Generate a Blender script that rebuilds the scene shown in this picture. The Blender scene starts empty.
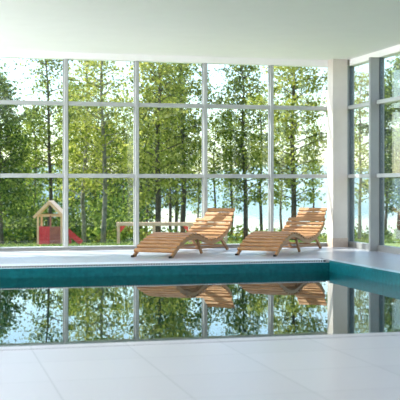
import bpy, bmesh, math, random
import numpy as np
from mathutils import Vector, Matrix

# ------------------------------------------------------------------ camera, sky, sun, exposure
TH = math.radians(14.4)
SN, CS = math.sin(TH), math.cos(TH)
F = 1050.0
col = bpy.context.scene.collection
scn = bpy.context.scene

cam_d = bpy.data.cameras.new('camera')
cam_d.sensor_width = 36.0
cam_d.lens = F / 400 * 36
cam_d.shift_y = -14 / 400
cam_d.clip_end = 3000
cam = bpy.data.objects.new('camera', cam_d)
col.objects.link(cam)
cam.location = (0, 0, 1.0)
cam.rotation_euler = (math.radians(90), 0, -TH)
scn.camera = cam
cam_d.dof.use_dof = True; cam_d.dof.focus_distance = 15.0; cam_d.dof.aperture_fstop = 5.0

SUN_DIR = Vector((-0.52, 0.38, 0.77)).normalized()      # towards the sun
world = bpy.data.worlds.new('sky'); scn.world = world; world.use_nodes = True
wn = world.node_tree.nodes; wl = world.node_tree.links
bg = wn['Background']
sky = wn.new('ShaderNodeTexSky')
sky.sky_type = 'NISHITA'; sky.sun_disc = False
sky.sun_elevation = math.asin(SUN_DIR.z)
sky.sun_rotation = math.atan2(SUN_DIR.x, SUN_DIR.y)
sky.air_density = 1.0; sky.dust_density = 0.6; sky.ozone_density = 1.2
wl.new(sky.outputs[0], bg.inputs[0])
bg.inputs[1].default_value = 0.33

sun_d = bpy.data.lights.new('sun', 'SUN'); sun_d.energy = 11.5; sun_d.angle = math.radians(0.6)
sun_d.color = (1.0, 0.94, 0.84)
sun = bpy.data.objects.new('sun', sun_d); col.objects.link(sun)
sun.rotation_euler = SUN_DIR.to_track_quat('Z', 'Y').to_euler()
sun.location = SUN_DIR * 60

def area(name, loc, size, energy, rot=(0, 0, 0), color=(1, 0.99, 0.97)):
    d = bpy.data.lights.new(name, 'AREA'); d.shape = 'RECTANGLE'
    d.size, d.size_y = size; d.energy = energy; d.color = color
    o = bpy.data.objects.new(name, d); col.objects.link(o)
    o.location = loc; o.rotation_euler = rot
    return o
# added fill lamp, out of view by the left wall, to whiten the ceiling
area('added_ceiling_fill', (-4.6, 9.0, 1.3), (0.6, 14), 820, (0, math.radians(-145), 0))

scn.view_settings.view_transform = 'Standard'
scn.view_settings.look = 'None'
scn.view_settings.exposure = 0.28
scn.view_settings.gamma = 1
scn.view_settings.use_curve_mapping = False

# ------------------------------------------------------------------ helpers
def c2r(x, d, z=0.0):
    """camera-relative metres (right, ahead) to the hall's axes"""
    return Vector((x * CS + d * SN, -x * SN + d * CS, z))

def at(px, d, z=0.0):
    return c2r((px - 200) / F * d, d, z)

def tag(o, label=None, cat=None, group=None, kind=None):
    if label: o['label'] = label
    if cat: o['category'] = cat
    if group: o['group'] = group
    if kind: o['kind'] = kind
    return o

def empty(name, loc=(0, 0, 0), rz=0.0):
    o = bpy.data.objects.new(name, None); col.objects.link(o)
    o.location = loc; o.rotation_euler = (0, 0, rz); o.empty_display_size = 0.1
    return o

def srgb(r, g, b):
    f = lambda c: (c / 255 / 12.92) if c / 255 <= 0.04045 else ((c / 255 + 0.055) / 1.055) ** 2.4
    return (f(r), f(g), f(b), 1)

class MB:
    def __init__(s): s.v = []; s.f = []
    def box(s, a, b, M=None):
        x0, y0, z0 = a; x1, y1, z1 = b; n = len(s.v)
        for p in ((x0,y0,z0),(x1,y0,z0),(x1,y1,z0),(x0,y1,z0),(x0,y0,z1),(x1,y0,z1),(x1,y1,z1),(x0,y1,z1)):
            s.v.append(tuple(M @ Vector(p)) if M else p)
        for q in ((0,3,2,1),(4,5,6,7),(0,1,5,4),(1,2,6,5),(2,3,7,6),(3,0,4,7)):
            s.f.append(tuple(n + i for i in q))
        return s
    def bar(s, p, q, w, h, up=(0, 0, 1)):
        """rectangular bar from p to q, w across, h along up"""
        p, q = Vector(p), Vector(q); d = (q - p); L = d.length; d.normalize()
        up = Vector(up); x = d.cross(up)
        if x.length < 1e-4: x = d.cross(Vector((1, 0, 0)))
        x.normalize(); u = x.cross(d)
        M = Matrix((( x.x, d.x, u.x, p.x), (x.y, d.y, u.y, p.y), (x.z, d.z, u.z, p.z), (0,0,0,1)))
        return s.box((-w/2, 0, -h/2), (w/2, L, h/2), M)
    def sweep(s, pts, halfw, thick, y):
        """ribbon of rectangular section along a profile in x-z; centred on y"""
        n = len(s.v); N = len(pts)
        for i, (x, z) in enumerate(pts):
            a = pts[max(i-1, 0)]; b = pts[min(i+1, N-1)]
            t = Vector((b[0]-a[0], b[1]-a[1])).normalized(); nx, nz = -t.y, t.x
            for (sy, k) in ((-1, 0), (1, 0), (1, -1), (-1, -1)):
                s.v.append((x + nx*thick*k, y + sy*halfw, z + nz*thick*k))
        for i in range(N-1):
            for k in range(4):
                a = n+i*4+k; b = n+i*4+(k+1) % 4
                s.f.append((a, b, b+4, a+4))
        s.f.append((n, n+3, n+2, n+1)); m = n+(N-1)*4
        s.f.append((m, m+1, m+2, m+3))
        return s
    def tube(s, pts, radii, seg=8):
        n = len(s.v)
        for i, p in enumerate(pts):
            p = Vector(p); a = Vector(pts[max(i-1, 0)]); b = Vector(pts[min(i+1, len(pts)-1)])
            d = (b-a).normalized(); x = d.orthogonal().normalized() if abs(d.z) < 0.9 else Vector((1,0,0)).cross(d).normalized(); y = d.cross(x)
            for k in range(seg):
                t = 2*math.pi*k/seg
                s.v.append(tuple(p + (x*math.cos(t)+y*math.sin(t))*radii[i]))
        for i in range(len(pts)-1):
            for k in range(seg):
                a = n+i*seg+k; b = n+i*seg+(k+1) % seg
                s.f.append((a, b, b+seg, a+seg))
        s.f.append(tuple(n+k for k in reversed(range(seg))))
        m = n+(len(pts)-1)*seg
        s.f.append(tuple(m+k for k in range(seg)))
        return s
    def poly_prism(s, pts, y0, y1):
        """x-z outline extruded between y0 and y1"""
        n = len(s.v); N = len(pts)
        for y in (y0, y1):
            for x, z in pts: s.v.append((x, y, z))
        s.f.append(tuple(n+i for i in range(N))); s.f.append(tuple(n+N+i for i in reversed(range(N))))
        for i in range(N):
            j = (i+1) % N; s.f.append((n+i, n+N+i, n+N+j, n+j))
        return s
    def build(s, name, mat, parent=None, bevel=0.0, smooth=False, segs=2):
        me = bpy.data.meshes.new(name); me.from_pydata(s.v, [], s.f)
        bm = bmesh.new(); bm.from_mesh(me); bmesh.ops.recalc_face_normals(bm, faces=bm.faces)
        bm.to_mesh(me); bm.free()
        if smooth: me.polygons.foreach_set('use_smooth', [True]*len(me.polygons))
        me.materials.append(mat)
        o = bpy.data.objects.new(name, me); col.objects.link(o)
        if parent: o.parent = parent
        if bevel:
            m = o.modifiers.new('bevel', 'BEVEL'); m.width = bevel; m.segments = segs; m.limit_method = 'ANGLE'
        return o

def quads(name, V, mat, parent=None):
    """many loose quads; V is (n,4,3)"""
    n = V.shape[0]
    me = bpy.data.meshes.new(name)
    me.vertices.add(n*4); me.vertices.foreach_set('co', V.reshape(-1).astype(np.float32))
    me.loops.add(n*4); me.loops.foreach_set('vertex_index', np.arange(n*4, dtype=np.int32))
    me.polygons.add(n); me.polygons.foreach_set('loop_start', np.arange(0, n*4, 4, dtype=np.int32))
    me.polygons.foreach_set('loop_total', np.full(n, 4, dtype=np.int32))
    me.update(calc_edges=True); me.materials.append(mat)
    o = bpy.data.objects.new(name, me); col.objects.link(o)
    if parent: o.parent = parent
    return o

def copy_tree(o, parent=None):
    c = o.copy(); col.objects.link(c); c.parent = parent
    for ch in list(o.children): copy_tree(ch, c)
    return c

# ------------------------------------------------------------------ materials
def mat(name):
    m = bpy.data.materials.new(name); m.use_nodes = True
    nt = m.node_tree; p = nt.nodes['Principled BSDF']
    return m, nt, p

def noise_mix(nt, p, c1, c2, scale=8, detail=3, stretch=None, coord='Object', bump=0.0):
    tc = nt.nodes.new('ShaderNodeTexCoord'); mp = nt.nodes.new('ShaderNodeMapping')
    nt.links.new(tc.outputs[coord], mp.inputs[0])
    if stretch: mp.inputs['Scale'].default_value = stretch
    no = nt.nodes.new('ShaderNodeTexNoise'); no.inputs['Scale'].default_value = scale; no.inputs['Detail'].default_value = detail
    nt.links.new(mp.outputs[0], no.inputs[0])
    r = nt.nodes.new('ShaderNodeValToRGB')
    r.color_ramp.elements[0].position = 0.35; r.color_ramp.elements[1].position = 0.65
    r.color_ramp.elements[0].color = c1; r.color_ramp.elements[1].color = c2
    nt.links.new(no.outputs[0], r.inputs[0]); nt.links.new(r.outputs[0], p.inputs['Base Color'])
    if bump:
        b = nt.nodes.new('ShaderNodeBump'); b.inputs['Strength'].default_value = bump
        nt.links.new(no.outputs[0], b.inputs['Height']); nt.links.new(b.outputs[0], p.inputs['Normal'])
    return r

def plain(name, c1, c2=None, rough=0.5, scale=8, metal=0.0, bump=0.0, stretch=None):
    m, nt, p = mat(name)
    noise_mix(nt, p, c1, c2 or c1, scale, 3, stretch, 'Object', bump)
    p.inputs['Roughness'].default_value = rough; p.inputs['Metallic'].default_value = metal
    return m

M_wallback = plain('grey_plaster', srgb(120, 122, 122), srgb(128, 130, 130), 0.8, 3)
M_wall = plain('white_plaster', srgb(236, 235, 232), srgb(240, 239, 237), 0.8, 3)
M_ceil = plain('white_ceiling_paint', srgb(250, 250, 250), srgb(252, 252, 252), 0.85, 3)
M_column = plain('warm_white_column_paint', srgb(214, 204, 198), srgb(220, 211, 205), 0.6, 4)
M_frame = plain('white_coated_aluminium', srgb(172, 177, 178), srgb(178, 183, 184), 0.35, 3)
M_frame_grey = plain('grey_coated_aluminium', srgb(148, 150, 151), srgb(154, 156, 157), 0.35, 3)
M_gasket = plain('dark_grey_frame', srgb(70, 82, 90), srgb(78, 90, 98), 0.4, 3)
M_skirt = plain('beige_stone_tile', srgb(196, 174, 158), srgb(206, 186, 170), 0.4, 20)
M_rubber = plain('black_rubber', srgb(22, 18, 16), srgb(30, 26, 24), 0.7, 10)
M_steel = plain('brushed_steel', srgb(170, 172, 174), srgb(185, 187, 189), 0.3, 10, 1.0)
M_grate = plain('white_grating_plastic', srgb(222, 228, 236), srgb(228, 233, 240), 0.5, 10)
M_channel = plain('dark_channel', srgb(18, 24, 32), srgb(24, 30, 38), 0.7, 10)
M_coping = plain('pale_blue_coping_tile', srgb(190, 212, 226), srgb(200, 220, 232), 0.3, 6)
M_red = plain('weathered_red_paint', srgb(214, 40, 48), srgb(232, 60, 64), 0.5, 6)
M_redbrown = plain('faded_red_brown_boards', srgb(160, 84, 70), srgb(182, 104, 84), 0.7, 9)
M_pine = plain('pine_timber', srgb(226, 172, 132), srgb(240, 192, 152), 0.7, 5)
M_rail = plain('greyed_pink_timber', srgb(196, 158, 132), srgb(214, 178, 150), 0.8, 5)
M_roof = plain('pale_roof_boards', srgb(232, 196, 168), srgb(242, 212, 190), 0.7, 5)
M_slide = plain('red_slide_plastic', srgb(226, 52, 50), srgb(232, 62, 58), 0.35, 5)

def teak_mat():
    m, nt, p = mat('oiled_teak')
    tc = nt.nodes.new('ShaderNodeTexCoord'); mp = nt.nodes.new('ShaderNodeMapping')
    mp.inputs['Scale'].default_value = (30, 3, 30); nt.links.new(tc.outputs['Object'], mp.inputs[0])
    no = nt.nodes.new('ShaderNodeTexNoise'); no.inputs['Scale'].default_value = 2; no.inputs['Detail'].default_value = 5
    nt.links.new(mp.outputs[0], no.inputs[0])
    geo = nt.nodes.new('ShaderNodeNewGeometry')
    add = nt.nodes.new('ShaderNodeMath'); add.operation = 'MULTIPLY_ADD'
    nt.links.new(geo.outputs['Random Per Island'], add.inputs[0]); add.inputs[1].default_value = 0.45
    nt.links.new(no.outputs[0], add.inputs[2])
    r = nt.nodes.new('ShaderNodeValToRGB')
    r.color_ramp.elements[0].position = 0.3; r.color_ramp.elements[0].color = srgb(124, 80, 48)
    r.color_ramp.elements[1].position = 0.95; r.color_ramp.elements[1].color = srgb(202, 154, 102)
    nt.links.new(add.outputs[0], r.inputs[0]); nt.links.new(r.outputs[0], p.inputs['Base Color'])
    p.inputs['Roughness'].default_value = 0.5
    return m
M_teak = teak_mat()

def tile_mat(name, c1, c2, mortar, size, msize, rough, rowoff=0.0):
    m, nt, p = mat(name)
    tc = nt.nodes.new('ShaderNodeTexCoord')
    br = nt.nodes.new('ShaderNodeTexBrick'); br.offset = rowoff
    br.inputs['Color1'].default_value = c1; br.inputs['Color2'].default_value = c2; br.inputs['Mortar'].default_value = mortar
    br.inputs['Scale'].default_value = 1.0; br.inputs['Brick Width'].default_value = size; br.inputs['Row Height'].default_value = size
    br.inputs['Mortar Size'].default_value = msize
    nt.links.new(tc.outputs['Object'], br.inputs[0]); nt.links.new(br.outputs[0], p.inputs['Base Color'])
    p.inputs['Roughness'].default_value = rough
    return m, nt, p
M_deck, _nt, _p = tile_mat('pale_grey_deck_tile', srgb(182, 182, 191), srgb(189, 189, 197), srgb(160, 162, 170), 0.6, 0.004, 0.28)
M_mosaic, _nt, _p = tile_mat('teal_pool_mosaic', srgb(84, 190, 204), srgb(98, 202, 214), srgb(120, 206, 216), 0.05, 0.002, 0.25)
# walls of the basin need their own coordinates: mix noise variation rather than bricks
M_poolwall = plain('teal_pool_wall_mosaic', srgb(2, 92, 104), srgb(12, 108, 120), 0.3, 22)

def glass_mat(name, tint, gloss_tint=(1, 1, 1, 1), boost=1.0):
    m = bpy.data.materials.new(name); m.use_nodes = True; nt = m.node_tree
    nt.nodes.remove(nt.nodes['Principled BSDF']); out = nt.nodes['Material Output']
    fr = nt.nodes.new('ShaderNodeFresnel')
    ge = nt.nodes.new('ShaderNodeNewGeometry'); mi = nt.nodes.new('ShaderNodeMix')     # both faces of a pane reflect alike
    mi.inputs[2].default_value = 1.5; mi.inputs[3].default_value = 1/1.5
    nt.links.new(ge.outputs['Backfacing'], mi.inputs[0]); nt.links.new(mi.outputs[0], fr.inputs[0])
    tr = nt.nodes.new('ShaderNodeBsdfTransparent'); tr.inputs[0].default_value = tint
    gl = nt.nodes.new('ShaderNodeBsdfGlossy'); gl.inputs['Color'].default_value = gloss_tint; gl.inputs['Roughness'].default_value = 0.0
    mx = nt.nodes.new('ShaderNodeMixShader')
    nt.links.new(fr.outputs[0], mx.inputs[0]); nt.links.new(tr.outputs[0], mx.inputs[1]); nt.links.new(gl.outputs[0], mx.inputs[2])
    nt.links.new(mx.outputs[0], out.inputs[0])
    return m
M_glass = glass_mat('window_glass', (0.94, 0.97, 0.965, 1))

def water_mat(name, tint, ior, bump, scale, stretch):
    m = bpy.data.materials.new(name); m.use_nodes = True; nt = m.node_tree
    nt.nodes.remove(nt.nodes['Principled BSDF']); out = nt.nodes['Material Output']
    tc = nt.nodes.new('ShaderNodeTexCoord'); mp = nt.nodes.new('ShaderNodeMapping'); mp.inputs['Scale'].default_value = stretch
    nt.links.new(tc.outputs['Object'], mp.inputs[0])
    no = nt.nodes.new('ShaderNodeTexNoise'); no.inputs['Scale'].default_value = scale; no.inputs['Detail'].default_value = 2
    nt.links.new(mp.outputs[0], no.inputs[0])
    b = nt.nodes.new('ShaderNodeBump'); b.inputs['Strength'].default_value = 1.0; b.inputs['Distance'].default_value = bump
    nt.links.new(no.outputs[0], b.inputs['Height'])
    fr = nt.nodes.new('ShaderNodeFresnel'); fr.inputs[0].default_value = ior; nt.links.new(b.outputs[0], fr.inputs['Normal'])
    tr = nt.nodes.new('ShaderNodeBsdfTransparent'); tr.inputs[0].default_value = tint
    gl = nt.nodes.new('ShaderNodeBsdfGlossy'); gl.inputs['Roughness'].default_value = 0.0; nt.links.new(b.outputs[0], gl.inputs['Normal'])
    gl.inputs['Color'].default_value = (0.93, 0.99, 1.0, 1)
    mx = nt.nodes.new('ShaderNodeMixShader')
    nt.links.new(fr.outputs[0], mx.inputs[0]); nt.links.new(tr.outputs[0], mx.inputs[1]); nt.links.new(gl.outputs[0], mx.inputs[2])
    nt.links.new(mx.outputs[0], out.inputs[0])
    return m
M_water = water_mat('pool_water', (0.62, 1.0, 1.0, 1), 1.33, 0.0004, 2.2, (1.0, 1.0, 1.0))

def leaf_mat(name, dark, mid, light, trans=0.45):
    m = bpy.data.materials.new(name); m.use_nodes = True; nt = m.node_tree
    nt.nodes.remove(nt.nodes['Principled BSDF']); out = nt.nodes['Material Output']
    geo = nt.nodes.new('ShaderNodeNewGeometry')
    r = nt.nodes.new('ShaderNodeValToRGB'); e = r.color_ramp.elements
    e[0].position = 0; e[0].color = dark; e[1].position = 1; e[1].color = light
    k = e.new(0.5); k.color = mid
    nt.links.new(geo.outputs['Random Per Island'], r.inputs[0])
    d = nt.nodes.new('ShaderNodeBsdfDiffuse'); t = nt.nodes.new('ShaderNodeBsdfTranslucent')
    nt.links.new(r.outputs[0], d.inputs[0]); nt.links.new(r.outputs[0], t.inputs[0])
    mx = nt.nodes.new('ShaderNodeMixShader'); mx.inputs[0].default_value = trans
    nt.links.new(d.outputs[0], mx.inputs[1]); nt.links.new(t.outputs[0], mx.inputs[2]); nt.links.new(mx.outputs[0], out.inputs[0])
    return m
M_leaf = [leaf_mat('alder_leaves', srgb(60, 84, 30), srgb(124, 146, 50), srgb(196, 200, 90)),
          leaf_mat('birch_leaves', srgb(96, 114, 40), srgb(166, 176, 70), srgb(222, 216, 118)),
          leaf_mat('willow_leaves', srgb(48, 76, 36), srgb(96, 124, 50), srgb(168, 182, 84))]
M_bark = plain('dark_bark', srgb(58, 50, 38), srgb(92, 82, 62), 0.9, 5)
M_barkpale = plain('pale_bark', srgb(104, 100, 86), srgb(150, 146, 130), 0.9, 5)
M_grass = plain('meadow_grass', srgb(70, 96, 42), srgb(128, 142, 76), 0.9, 0.9)
M_blade = leaf_mat('grass_blades', srgb(66, 92, 40), srgb(104, 128, 60), srgb(168, 172, 104))
M_hill_haze = plain('far_forest_haze_tint', srgb(124, 148, 152), srgb(142, 164, 168), 0.9, 0.05)  # distance haze painted into the forest colour, paler and bluer
M_lake = water_mat('lake_water', (0.2, 0.35, 0.4, 1), 1.33, 0.010, 0.6, (1, 1, 1))
M_lakebed = plain('lake_bed', srgb(70, 100, 104), srgb(84, 116, 118), 0.9, 0.1)
M_conc = plain('concrete_plinth', srgb(170, 172, 170), srgb(184, 186, 184), 0.8, 5)

# ------------------------------------------------------------------ the hall
WV = 16.30          # inner plane of the far glazing
WU = 6.68           # inner plane of the right glazing
PV0, PV1 = 6.60, 13.25      # pool, near and far edge
PU0, PU1 = -3.6, 5.20       # pool, left and right edge
UL, VB = -5.0, -3.5         # left and back walls
HT = 2.975                  # head of the glazing
WAT = -0.15                 # water level
def struct(name, mb, m, **k):
    return tag(mb.build(name, m, **k), kind='structure')

fl = MB()
T = 0.05
fl.box((UL, VB, -T), (WU+0.1, PV0, 0)).box((UL, PV1+0.42, -T), (WU+0.1, WV+0.12, 0))
fl.box((UL, PV0, -T), (PU0-0.06, PV1+0.42, 0)).box((PU1+0.06, PV0, -T), (WU+0.1, PV1+0.42, 0))
struct('floor', fl, M_deck)
# pool shell
ps = MB(); Zb = -1.5
ps.box((PU0-0.2, PV0-0.2, Zb-0.1), (PU1+0.2, PV1+0.2, Zb))
bot = struct('pool_basin_floor', ps, M_mosaic)
pw = MB()
pw.box((PU0-0.2, PV1, Zb), (PU1+0.2, PV1+0.012, -0.028)).box((PU0-0.2, PV1+0.012, Zb), (PU1+0.2, PV1+0.05, -0.032)).box((PU0-0.2, PV0-0.06, Zb), (PU1+0.2, PV0, -0.05))
pw.box((PU0-0.06, PV0, Zb), (PU0, PV1, -0.05)).box((PU1, PV0, Zb), (PU1+0.012, PV1, 0.0)).box((PU1+0.012, PV0, Zb), (PU1+0.06, PV1, -0.003))
struct('pool_basin_wall', pw, M_poolwall)
cp = MB()
cp.box((PU0, PV1+0.012, -0.032), (PU1, PV1+0.118, -0.028))
struct('trim_1', cp, M_coping)
cp2 = MB().box((PU1+0.012, PV0, -0.003), (PU1+0.12, PV1+0.07, 0.002))
struct('trim_2', cp2, M_coping)
cp3 = MB().box((PU0, PV0-0.12, -0.03), (PU1, PV0+0.015, 0.004))
struct('trim_3', cp3, M_deck, bevel=0.006)
# overflow grating along the far edge
gr = empty('overflow_grate', (0, 0, 0)); tag(gr, kind='structure')
MB().box((PU0, PV1+0.112, -0.06), (PU1-0.01, PV1+0.42, -0.003)).build('channel', M_channel, gr)
MB().box((PU0, PV1+0.10, -0.003), (PU1-0.01, PV1+0.42, 0.001)).build('cover', M_grate, gr)
g = MB(); n = int((PU1-0.01-PU0)/0.034)
for i in range(n):
    u = PU0 + i*0.034
    g.box((u, PV1+0.102, -0.028), (u+0.012, PV1+0.110, -0.003))
g.build('slats', M_grate, gr)
# water: a real sheet with its own waves
wt = MB(); wt.v = [(PU0, PV0, WAT), (PU1, PV0, WAT), (PU1, PV1, WAT), (PU0, PV1, WAT)]; wt.f = [(0, 1, 2, 3)]
struct('pool_water', wt, M_water)

struct('ceiling', MB().box((UL, VB, HT+0.10), (WU+0.25, WV+0.25, HT+0.35)), M_ceil)
struct('trim_4', MB().box((UL, WV-0.02, HT), (WU+0.1, WV+0.14, HT+0.10)), M_ceil)
struct('trim_5', MB().box((WU-0.02, VB, HT), (WU+0.14, WV-0.02, HT+0.10)), M_ceil)
struct('wall_left', MB().box((UL-0.2, VB, -0.05), (UL, WV+0.14, HT+0.10)), M_wall)
struct('wall_back', MB().box((UL, VB-0.2, -0.05), (WU, VB, HT+0.10)), M_wallback)
struct('added_lamp_ledge', MB().box((UL, 1.8, 0.9), (-4.15, 16.1, 0.98)).box((-4.25, 1.8, 0.98), (-4.15, 16.1, 1.05)), M_ceil)  # unseen ledge, added only to carry the fill lamp
struct('baseboard_far', MB().box((UL, WV-0.015, 0), (6.36, WV+0.10, 0.03)), M_frame_grey)
# building plinth outside
struct('trim_6', MB().box((UL, WV+0.12, -1.0), (WU+0.3, WV+0.30, -0.02)).box((WU+0.12, VB, -1.0), (WU+0.30, WV+0.12, -0.02)), M_conc)

TZ = (1.16, 2.285)
MP = 1.12; M0 = 5.40
def bay(n, u0, u1):
    """one bay of the far glazing between two mullion axes"""
    w = tag(empty('window_%d' % n, (u0, WV, 0)), kind='structure')
    W = u1-u0
    MB().box((-0.028, 0.0, 0.03), (0.028, 0.13, HT)).build('mullion', M_frame, w, bevel=0.004)
    for z in TZ:
        MB().box((0.028, 0.02, z-0.032), (W-0.028, 0.12, z+0.032)).build('transom', M_frame, w, bevel=0.004)
    MB().box((0.028, 0.01, 0.03), (W-0.028, 0.12, 0.045)).box((0.028, -0.02, 0.045), (W-0.028, 0.12, 0.06)).build('sill_rail', M_frame, w)
    zs = (0.06, TZ[0]-0.032, TZ[0]+0.032, TZ[1]-0.032, TZ[1]+0.032, HT)
    for k in range(3):
        MB().box((0.028, 0.06, zs[2*k]), (W-0.028, 0.075, zs[2*k+1])).build('glass_pane', M_glass, w)
        z0, z1 = zs[2*k], zs[2*k+1]
        MB().box((0.028, 0.05, z0), (0.043, 0.085, z1)).box((W-0.043, 0.05, z0), (W-0.028, 0.085, z1)).build('gasket', M_frame_grey, w)
n = 1
us = [M0 - MP*k for k in range(9, -1, -1)]
for i in range(len(us)-1):
    if us[i] < UL: continue
    bay(n, us[i], us[i+1]); n += 1
bay(n, us[-1], M0+MP-0.02); n += 1

def side_bay(n, v0, v1):
    """one bay of the right glazing, v1 the far end"""
    w = tag(empty('window_%d' % n, (WU, v1, 0)), kind='structure')
    L = v1-v0
    # deep fin on the room side, dark frame behind it
    MB().box((-0.15, -0.065, 0.0), (0.0, 0.0, HT)).build('fin', M_frame_grey, w, bevel=0.004)
    MB().box((0.0, -0.075, 0.03), (0.05, 0.0, HT)).build('mullion', M_gasket, w)
    MB().box((0.05, -0.05, 0.03), (0.09, 0.0, HT)).build('outer_frame', M_frame_grey, w)
    for z in TZ:
        MB().box((-0.05, -L, z-0.03), (0.06, -0.066, z+0.03)).build('transom', M_frame, w, bevel=0.004)
    MB().box((-0.03, -L, 0.0), (0.08, -0.066, 0.09)).build('sill_rail', M_frame_grey, w)
    zs = (0.09, TZ[0]-0.03, TZ[0]+0.03, TZ[1]-0.03, TZ[1]+0.03, HT)
    for k in range(3):
        MB().box((0.03, -L, zs[2*k]), (0.045, -0.076, zs[2*k+1])).build('glass_pane', M_glass, w)
vv = [WV-0.12] + [15.0 - 1.12*k for k in range(0, 16)]
for i in range(len(vv)-1):
    side_bay(n, vv[i+1], vv[i]); n += 1

c = tag(empty('corner_column', (6.36, WV-0.25, 0)), kind='structure')
MB().box((0, 0, 0.13), (0.255, 0.25, HT+0.1)).build('shaft', M_column, c, bevel=0.004)
MB().box((-0.006, -0.006, 0), (0.261, 0.25, 0.15)).build('skirting', M_skirt, c, bevel=0.003)

# ------------------------------------------------------------------ loungers
PROF = [(0.03, 0.03), (0.12, 0.085), (0.22, 0.14), (0.34, 0.195), (0.46, 0.237), (0.58, 0.268), (0.70, 0.287),
        (0.80, 0.290), (0.90, 0.280), (1.00, 0.258), (1.12, 0.226), (1.24, 0.198), (1.36, 0.182), (1.48, 0.178), (1.60, 0.188),
        (1.72, 0.206), (1.84, 0.238), (1.95, 0.280), (2.06, 0.335), (2.16, 0.400), (2.25, 0.465), (2.34, 0.545), (2.42, 0.635)]
def smooth_profile(P, step=0.02):
    pts = []
    N = len(P)
    for i in range(N-1):
        p0 = P[max(i-1, 0)]; p1 = P[i]; p2 = P[i+1]; p3 = P[min(i+2, N-1)]
        for k in range(6):
            t = k/6
            q = []
            for a in range(2):
                q.append(0.5*((2*p1[a]) + (-p0[a]+p2[a])*t + (2*p0[a]-5*p1[a]+4*p2[a]-p3[a])*t*t + (-p0[a]+3*p1[a]-3*p2[a]+p3[a])*t**3))
            pts.append(tuple(q))
    pts.append(P[-1])
    return pts
SP = smooth_profile(PROF)
def arc(SP):
    L = [0]
    for a, b in zip(SP, SP[1:]): L.append(L[-1]+math.dist(a, b))
    return L
AL = arc(SP)
def on(s):
    for i in range(len(AL)-1):
        if AL[i+1] >= s:
            t = (s-AL[i])/(AL[i+1]-AL[i]); a, b = SP[i], SP[i+1]
            d = Vector((b[0]-a[0], b[1]-a[1])).normalized()
            return (a[0]+(b[0]-a[0])*t, a[1]+(b[1]-a[1])*t), d
    a, b = SP[-2], SP[-1]
    return b, Vector((b[0]-a[0], b[1]-a[1])).normalized()

def make_lounger():
    r = empty('sun_lounger')
    W = 0.632; S = 0.022
    rails = {}
    iend = max(i for i, p in enumerate(SP) if p[0] < 2.22)
    for y in (S, W-S):
        rails[y] = MB().sweep(SP[:iend+1], 0.014, 0.050, y).build('side_rail', M_teak, r, bevel=0.003)
    # curved slats, each one a part
    total = AL[-1]; s = 0.10; head0 = total-0.235
    def slat(s, y0, y1, w=0.058, th=0.030):
        (x, z), d = on(s)
        t = Vector((d.x, 0, d.y)); nrm = Vector((-d.y, 0, d.x)); M = Matrix(((t.x, 0, nrm.x, x), (0, 1, 0, 0), (t.z, 0, nrm.z, z), (0, 0, 0, 1)))
        return MB().box((-w/2, y0, 0.0), (w/2, y1, th), M).build('slat', M_teak, r, bevel=0.004)
    while s < head0-0.03:
        slat(s, 0, W); s += 0.106
    # narrower head section on its own pair of short battens
    s = head0+0.025
    hp = [on(head0-0.10+k*0.03)[0] for k in range(12) if head0-0.10+k*0.03 <= total]
    for y in (0.09, W-0.17):
        MB().sweep([(p[0], p[1]+0.004) for p in hp], 0.013, 0.035, y).build('head_batten', M_teak, r)
    head = []
    while s < total+0.005:
        head.append(slat(s, 0.03, W-0.125)); s += 0.086
    for y in (S, W-S):
        # foot end of the rail runs down to a black foot
        MB().box((-0.022, y-0.016, -0.0), (0.030, y+0.016, 0.028)).build('rubber_foot', M_rubber, rails[y], bevel=0.005)
        leg = MB().bar((0.985, y*0.86+0.04, 0.235), (1.155, y*0.86+0.04, 0.0), 0.028, 0.045, (1, 0, 0)).build('leg', M_teak, r, bevel=0.003)
        leg = MB().bar((1.86, y*0.86+0.04, 0.215), (2.17, y*0.86+0.04, 0.0), 0.028, 0.048, (1, 0, 0)).build('leg', M_teak, r, bevel=0.003)
        MB().bar((1.12, y*0.80+0.058, 0.085), (2.075, y*0.80+0.058, 0.075), 0.022, 0.040).build('brace', M_teak, r, bevel=0.003)
    MB().bar((1.10, 0.05, 0.075), (1.10, W-0.05, 0.075), 0.04, 0.022).build('cross_bar', M_teak, r, bevel=0.003)
    MB().bar((2.06, 0.05, 0.08), (2.06, W-0.05, 0.08), 0.04, 0.022).build('cross_bar', M_teak, r, bevel=0.003)
    return r
def place(o, px, D, ang):
    """near front foot at (px, D); ang is the heading right of straight ahead"""
    p = at(px, D); a = ang + TH       # heading from the v axis towards +u
    o.location = (p.x, p.y, 0); o.rotation_euler = (0, 0, math.pi/2 - a)
l1 = make_lounger()
tag(l1, 'slatted teak sun lounger on the left, nearer the play tower, on the pale pool deck', 'sun lounger', 'slatted loungers by the pool')
l2 = copy_tree(l1)
l2['label'] = 'slatted teak sun lounger on the right, beside the white corner column'
place(l1, 171.6, 14.50, math.radians(24.0))
place(l2, 276.0, 14.86, math.radians(25.0))

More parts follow.
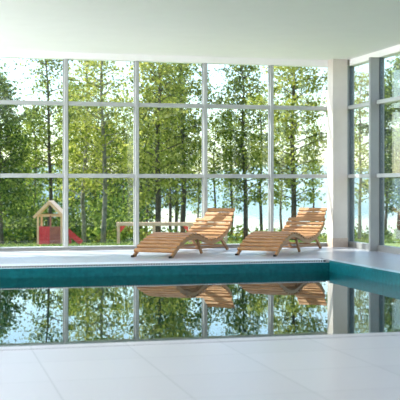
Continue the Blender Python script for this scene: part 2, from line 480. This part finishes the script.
# ------------------------------------------------------------------ outside: ground, lake, far shore
def gz(v):
    if v < 17: return -0.15
    if v < 85: return -0.15 - (v-17)*0.0515
    return max(-3.652 - (v-85)*0.12, -6.5)
gm = MB(); rng = random.Random(3)
vs = [-10, 0, 10, 16.6] + [17+i*3 for i in range(30)] + [115, 130]
us_ = [-70+i*5 for i in range(41)]
for v in vs:
    for u in us_:
        gm.v.append((u, v, gz(v) - (0.9 if v < 16.7 else 0) + (rng.uniform(-.05, .05) if v > 18 else 0)))
nu = len(us_)
for j in range(len(vs)-1):
    for i in range(nu-1):
        inside = -5.1 <= us_[i] and us_[i+1] <= 7 and vs[j+1] < 17
        a = j*nu+i; gm.f.append((a, a+1, a+nu+1, a+nu))
gnd = tag(gm.build('meadow_ground', M_grass, smooth=True), kind='structure')
gnd.location.z = 0
lk = MB(); lk.v = [(-500, 84, -3.60), (700, 84, -3.60), (700, 1200, -3.60), (-500, 1200, -3.60)]; lk.f = [(0, 1, 2, 3)]
struct('lake_water', lk, M_lake)
lb = MB().box((-500, 116, -6.6), (700, 1200, -6.2)); struct('lake_bed', lb, M_lakebed)
# far shore ridge
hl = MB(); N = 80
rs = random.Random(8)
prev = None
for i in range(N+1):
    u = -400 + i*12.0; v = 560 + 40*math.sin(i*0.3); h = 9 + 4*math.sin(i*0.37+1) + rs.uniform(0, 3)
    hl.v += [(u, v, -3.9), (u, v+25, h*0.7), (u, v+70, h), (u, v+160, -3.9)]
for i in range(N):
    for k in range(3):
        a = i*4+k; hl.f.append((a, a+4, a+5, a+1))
struct('far_shore', hl, M_hill_haze, smooth=True)

# ------------------------------------------------------------------ play tower, slide and rail
def play_tower():
    D = 50.0; p = at(50, D); g = gz(p.y)
    r = empty('play_tower', (p.x, p.y, g), -TH)
    tag(r, 'small timber play tower with gable roof and red front panel on the grass', 'play tower')
    H = lambda y: 1-(y-186)/F*D-g     # height over the ground of an image row at this distance
    X = lambda x: (x-50)/F*D
    eave, peak, dep = H(215.5), H(201), 1.15
    for x in (X(38), X(61.5)):
        for y in (0, dep):
            MB().box((x-0.045, y-0.045, 0), (x+0.045, y+0.045, eave)).build('post', M_pine, r, bevel=0.008)
    MB().box((X(50.5)-0.035, -0.04, H(245)), (X(50.5)+0.035, 0.03, eave)).build('post', M_redbrown, r)
    for y in (0, dep):
        MB().box((X(37), y-0.03, eave-0.06), (X(62.5), y+0.03, eave+0.04)).build('beam', M_pine, r)
    for sx, xe in ((-1, X(34.2)), (1, X(65))):
        e = Vector((xe, 0, H(216.5))); t = Vector((X(49.5), 0, peak))
        o = MB().bar((e.x, dep/2, e.z), (t.x, dep/2, t.z), dep+0.35, 0.05, (0, 0, 1)).build('roof_panel', M_roof, r)
        MB().bar((e.x, -0.2, e.z-0.05), (t.x, -0.2, t.z-0.05), 0.04, 0.13).build('barge_board', M_pine, r)
    z0, z1 = H(245), H(226.5)
    pr = MB()
    for k in range(5):
        a = X(38.5)+k*(X(50)-X(38.5))/5; pr.box((a+0.004, -0.02, z0), (a+(X(50)-X(38.5))/5-0.004, 0.02, z1))
    pr.build('front_panel', M_red, r)['label'] = 'bright red boarded panel'
    pb = MB()
    for k in range(5):
        a = X(51)+k*(X(61)-X(51))/5; pb.box((a+0.004, -0.02, z0), (a+(X(61)-X(51))/5-0.004, 0.02, z1))
    pb.build('front_panel', M_redbrown, r)['label'] = 'faded red-brown boarded panel'
    MB().box((X(38), 0.02, z0), (X(38)+0.04, dep, z1)).build('side_panel', M_redbrown, r)
    MB().box((X(61), 0.02, z0), (X(61)+0.04, dep, z1)).build('side_panel', M_redbrown, r)
    MB().box((X(37.5), -0.04, z0-0.07), (X(62), dep, z0)).build('deck_board', M_pine, r)
    # slide leaving the tower on the right
    sl = MB(); top = Vector((X(64), 0.5, H(231))); low = Vector((X(80), 0.5, 0.06))
    sl.bar(top, low, 0.5, 0.03)
    for dy in (-0.26, 0.26):
        sl.bar(top + Vector((0, dy, 0.07)), low + Vector((0, dy, 0.07)), 0.04, 0.2)
    sl.build('slide', M_slide, r)['label'] = 'red slide'
    for y in (0.27, 0.73):
        MB().bar((X(69), y, 0), (X(69), y, H(236)), 0.06, 0.06, (1, 0, 0)).build('slide_support', M_slide, r)
play_tower()

def rail_fence():
    D = 46.0; p = at(118.5, D); g = gz(p.y)
    r = empty('rail_barrier', (p.x, p.y, g), -TH)
    tag(r, 'long low timber rail on posts with red brackets, standing behind the left lounger', 'barrier')
    X = lambda x: (x-118.5)/F*D
    z = 1-(224-186)/F*D-g
    for x in (118.5, 154, 190, 226):
        MB().box((X(x)-0.06, -0.06, 0), (X(x)+0.06, 0.06, z)).build('post', M_rail, r, bevel=0.01)
    MB().box((X(116.5), -0.09, z-0.08), (X(228), 0.09, z+0.08)).build('rail', M_rail, r, bevel=0.02)
    for x in (118.5, 190):
        s = 1 if x < 150 else -1
        MB().poly_prism([(X(x)+s*0.07, z-0.09), (X(x)+s*0.32, z-0.09), (X(x)+s*0.07, z-0.38)], -0.02, 0.02).build('bracket', M_red, r)['label'] = 'red triangular bracket'
rail_fence()

# ------------------------------------------------------------------ trees
def leaf_quads(C, size, nr):
    """one small tilted leaf card per centre"""
    n = len(C)
    a = nr.normal(size=(n, 3)); a /= np.linalg.norm(a, axis=1)[:, None]
    b = nr.normal(size=(n, 3)); b -= (a*b).sum(1)[:, None]*a; b /= np.linalg.norm(b, axis=1)[:, None]
    s = (size*nr.uniform(0.6, 1.3, n))[:, None]; w = s*nr.uniform(0.45, 0.8, n)[:, None]
    return np.stack([C-a*s, C+b*w, C+a*s, C-b*w], 1)

def make_tree(name, seed, height, base, rad, nbr, per, lsize, leafm, barkm, shape=1.0, trunk_r=0.14, lean=0.0):
    """height m; base = crown start; rad = largest crown radius; shape>1 narrower top"""
    rn = random.Random(seed); nr = np.random.RandomState(seed)
    r = empty(name)
    pts = []; rr = []
    x = y = 0
    for k in range(11):
        t = k/10; pts.append((x+lean*t, y, height*t*0.97)); rr.append(trunk_r*(1-t)**0.8+0.012)
        x += rn.uniform(-.12, .12); y += rn.uniform(-.12, .12)
    MB().tube(pts, rr, 8).build('trunk', barkm, r, smooth=True)
    def tp(t):
        k = min(int(t*10), 9); f = t*10-k
        return Vector(pts[k]).lerp(Vector(pts[k+1]), f)
    br = MB(); C = []
    for i in range(nbr):
        t = base/height + (1-base/height)*((i+rn.random())/nbr)
        q = (t-base/height)/(1-base/height)
        L = rad*(math.sin(math.pi*min(1, 0.18+0.82*q))**0.6 if shape < 1.5 else (1-q)**0.7*0.9+0.1)*rn.uniform(0.55, 1.15)
        if q > 0.93: L *= 0.6
        a = i*2.399 + rn.uniform(-.4, .4); up = rn.uniform(0.15, 0.75)
        p0 = tp(min(t, 0.98)); d = Vector((math.cos(a), math.sin(a), up)).normalized()
        p1 = p0 + d*L*0.55; p2 = p0 + d*L + Vector((0, 0, -0.12*L))
        br.tube([p0, p1, p2], [0.045, 0.028, 0.01], 5)
        nb = max(2, int(L/0.5))
        for k in range(nb):
            f = 0.25+0.75*(k+1)/nb; c0 = p0.lerp(p2, f)
            c0 = c0 + Vector((rn.gauss(0, .22), rn.gauss(0, .22), rn.gauss(0, .2)))
            m = int(per*rn.uniform(0.5, 1.4)); sg = 0.20+0.16*rn.random()
            C.append(np.array(c0)[None, :] + nr.normal(size=(m, 3))*np.array([sg*1.3, sg*1.3, sg*0.75]))
    br.build('branches', barkm, r)
    C = np.concatenate(C)
    quads('foliage', leaf_quads(C, lsize, nr), leafm, r)
    return r

PROTO = {
 'tall':   dict(seed=11, height=15.0, base=3.2, rad=2.3, nbr=52, per=53, lsize=0.105, leafm=M_leaf[0], barkm=M_bark, trunk_r=0.17),
 'slim':   dict(seed=12, height=14.0, base=3.5, rad=1.35, nbr=42, per=40, lsize=0.097, leafm=M_leaf[0], barkm=M_bark, trunk_r=0.13),
 'birch':  dict(seed=13, height=15.0, base=3.0, rad=2.1, nbr=50, per=40, lsize=0.097, leafm=M_leaf[1], barkm=M_barkpale, trunk_r=0.15),
 'dense':  dict(seed=14, height=13.0, base=2.2, rad=2.7, nbr=62, per=68, lsize=0.109, leafm=M_leaf[2], barkm=M_bark, trunk_r=0.19),
 'spire':  dict(seed=15, height=12.5, base=2.6, rad=2.4, nbr=54, per=56, lsize=0.101, leafm=M_leaf[0], barkm=M_bark, shape=2.0, trunk_r=0.15),
 'broad':  dict(seed=16, height=15.0, base=2.4, rad=2.6, nbr=60, per=59, lsize=0.105, leafm=M_leaf[1], barkm=M_bark, trunk_r=0.18),
 'bare':   dict(seed=17, height=14.0, base=6.5, rad=1.5, nbr=30, per=34, lsize=0.101, leafm=M_leaf[0], barkm=M_bark, trunk_r=0.14),
}
made = {}
def tree(kind, px, D, label, sc=1.0, rz=0.0, group=None):
    if kind not in made:
        made[kind] = o = make_tree('lakeside_tree', **PROTO[kind])
    else:
        o = copy_tree(made[kind])
    p = at(px, D); o.location = (p.x, p.y, gz(p.y)-0.05); o.scale = (sc, sc, sc); o.rotation_euler = (0, 0, rz)
    for k in ('label', 'category', 'group'):
        if k in o: del o[k]
    tag(o, label, 'tree', group)
    return o

FRONT = [
 ('dense',   2, 62, 'dark leafy tree at the far left edge of the far windows', 0.80, 0.3),
 ('slim',   50, 66, 'slim dark tree rising directly behind the play tower', 1.05, 1.0),
 ('birch',  84, 70, 'pale yellow-green birch just right of the first full mullion, above the red slide', 1.0, 2.0),
 ('birch', 103, 66, 'tallest pale birch, left of the timber rail post', 1.08, 4.1),
 ('broad', 158, 64, 'broad sunlit green tree behind the foot of the left lounger', 1.0, 1.4),
 ('tall',  183, 67, 'tall green tree directly above the backrest of the left lounger', 1.0, 0.5),
 ('spire', 246, 66, 'pointed green tree with a thin tip between the two loungers', 1.0, 2.2),
 ('broad', 294, 64, 'broad yellow-green tree above the right lounger', 1.0, 0.8),
 ('birch', 359, 72, 'thin pale tree in the narrow window beside the corner column', 0.80, 3.0),
 ('dense', 399, 62, 'dark leafy tree at the far right edge of the picture', 0.86, 4.4),
]
for k in FRONT: tree(*k, group='trees on the lakeshore')
BACK = [
 ('tall',   30, 90, 0.80, 'distant green tree between the left window edge and the slim tree of the play tower'),
 ('dense', 112, 90, 0.85, 'distant dark bushy tree behind the left end of the timber rail'),
 ('dense', 140, 92, 0.90, 'distant dark bushy tree hidden behind the second full white mullion'),
 ('tall',  176, 92, 0.95, 'distant green tree high behind the middle of the left lounger'),
 ('slim',   22, 82, 0.74, 'low slender tree of the wood, to the left of the play tower'),
 ('bare',   36, 78, 0.76, 'thin dark trunk rising behind the left post of the play tower'),
 ('slim',   66, 84, 0.90, 'slender tree mostly hidden by the white mullion right of the play tower'),
 ('bare',  122, 80, 0.74, 'thin dark trunk behind the left end post of the timber rail'),
 ('slim',   12, 76, 0.72, 'low slender tree beside the dark leafy tree at the left edge'),
 ('tall',   74, 88, 0.92, 'distant green tree standing behind the red slide'),
 ('slim',   96, 86, 0.85, 'slender distant tree between the two pale birches'),
 ('bare',  146, 78, 0.85, 'thin lakeshore trunk behind the foot end of the left lounger'),
 ('bare',  171, 80, 0.90, 'thin lakeshore trunk behind the middle of the left lounger'),
 ('slim',  198, 84, 0.62, 'low slender lakeshore tree behind the headrest of the left lounger'),
 ('bare',  214, 78, 0.66, 'thin lakeshore trunk just right of the mullion by the left headrest'),
 ('slim',  232, 80, 0.80, 'slender lakeshore tree in the gap between the two loungers'),
 ('bare',  262, 78, 0.85, 'thin lakeshore trunk just left of the mullion behind the right lounger'),
 ('slim',  281, 84, 0.80, 'slender lakeshore tree just right of the mullion behind the right lounger'),
 ('bare',  312, 80, 0.66, 'thin lakeshore trunk behind the headrest of the right lounger, nearest the column'),
 ('slim',  386, 80, 0.90, 'slender tree just beyond the grey fin of the right glazing'),
 ('tall',  420, 66, 0.90, 'tall green tree beyond the right glazing, past the dark leafy tree'),
 ('birch', 446, 70, 0.90, 'pale birch beyond the right glazing, out past the picture edge'),
 ('tall',  -26, 66, 0.95, 'tall green tree beyond the left end of the far windows'),
 ('birch', -58, 66, 0.95, 'pale birch farthest out beyond the left end of the far windows'),
]
for i, (k, px, D, sc, lb_) in enumerate(BACK):
    tree(k, px, D, lb_, sc, i*1.7, 'trees on the lakeshore')

# undergrowth along the shore, nobody could count it
nr = np.random.RandomState(5); C = []
def clump(px, D, w, h, n):
    p = at(px, D); g = gz(p.y)
    m = nr.normal(size=(n, 3))*np.array([w, 0.8, h*0.45]); m[:, 2] = np.abs(m[:, 2])
    C.append(m + np.array([p.x, p.y, g]))
for i in range(46):
    px = -115 + i*5.5
    clump(px + nr.uniform(-3, 3), nr.uniform(70, 82), 1.1, nr.uniform(1.6, 5.6), 620)
for i in range(34):
    px = 140 + i*9
    clump(px + nr.uniform(-3, 3), nr.uniform(72, 80), 0.8, nr.uniform(0.4, 1.2), 160)
tag(quads('shore_undergrowth', leaf_quads(np.concatenate(C), 0.13, nr), M_leaf[2]),
    'tangled green undergrowth between the trunks along the lakeshore', 'undergrowth', kind='stuff')
# long grass
n = 26000
px = nr.uniform(-60, 470, n); D = nr.uniform(38, 78, n)
P = np.array([list(at(a, b)) for a, b in zip(px, D)]); P[:, 2] = [gz(v) for v in P[:, 1]]
h = nr.uniform(0.04, 0.13, n); w = nr.uniform(0.02, 0.05, n); ln = nr.normal(size=(n, 2))*0.06
t = nr.uniform(0, math.pi, n); dx = np.cos(t)*w; dy = np.sin(t)*w
Q = np.zeros((n, 4, 3))
Q[:, 0] = P + np.stack([-dx, -dy, 0*dx], 1); Q[:, 1] = P + np.stack([dx, dy, 0*dx], 1)
Q[:, 2] = P + np.stack([dx*.3+ln[:, 0], dy*.3+ln[:, 1], h], 1); Q[:, 3] = P + np.stack([-dx*.3+ln[:, 0], -dy*.3+ln[:, 1], h], 1)
tag(quads('long_grass', Q, M_blade), 'sunlit long grass on the slope between the windows and the lake', 'grass', kind='stuff')
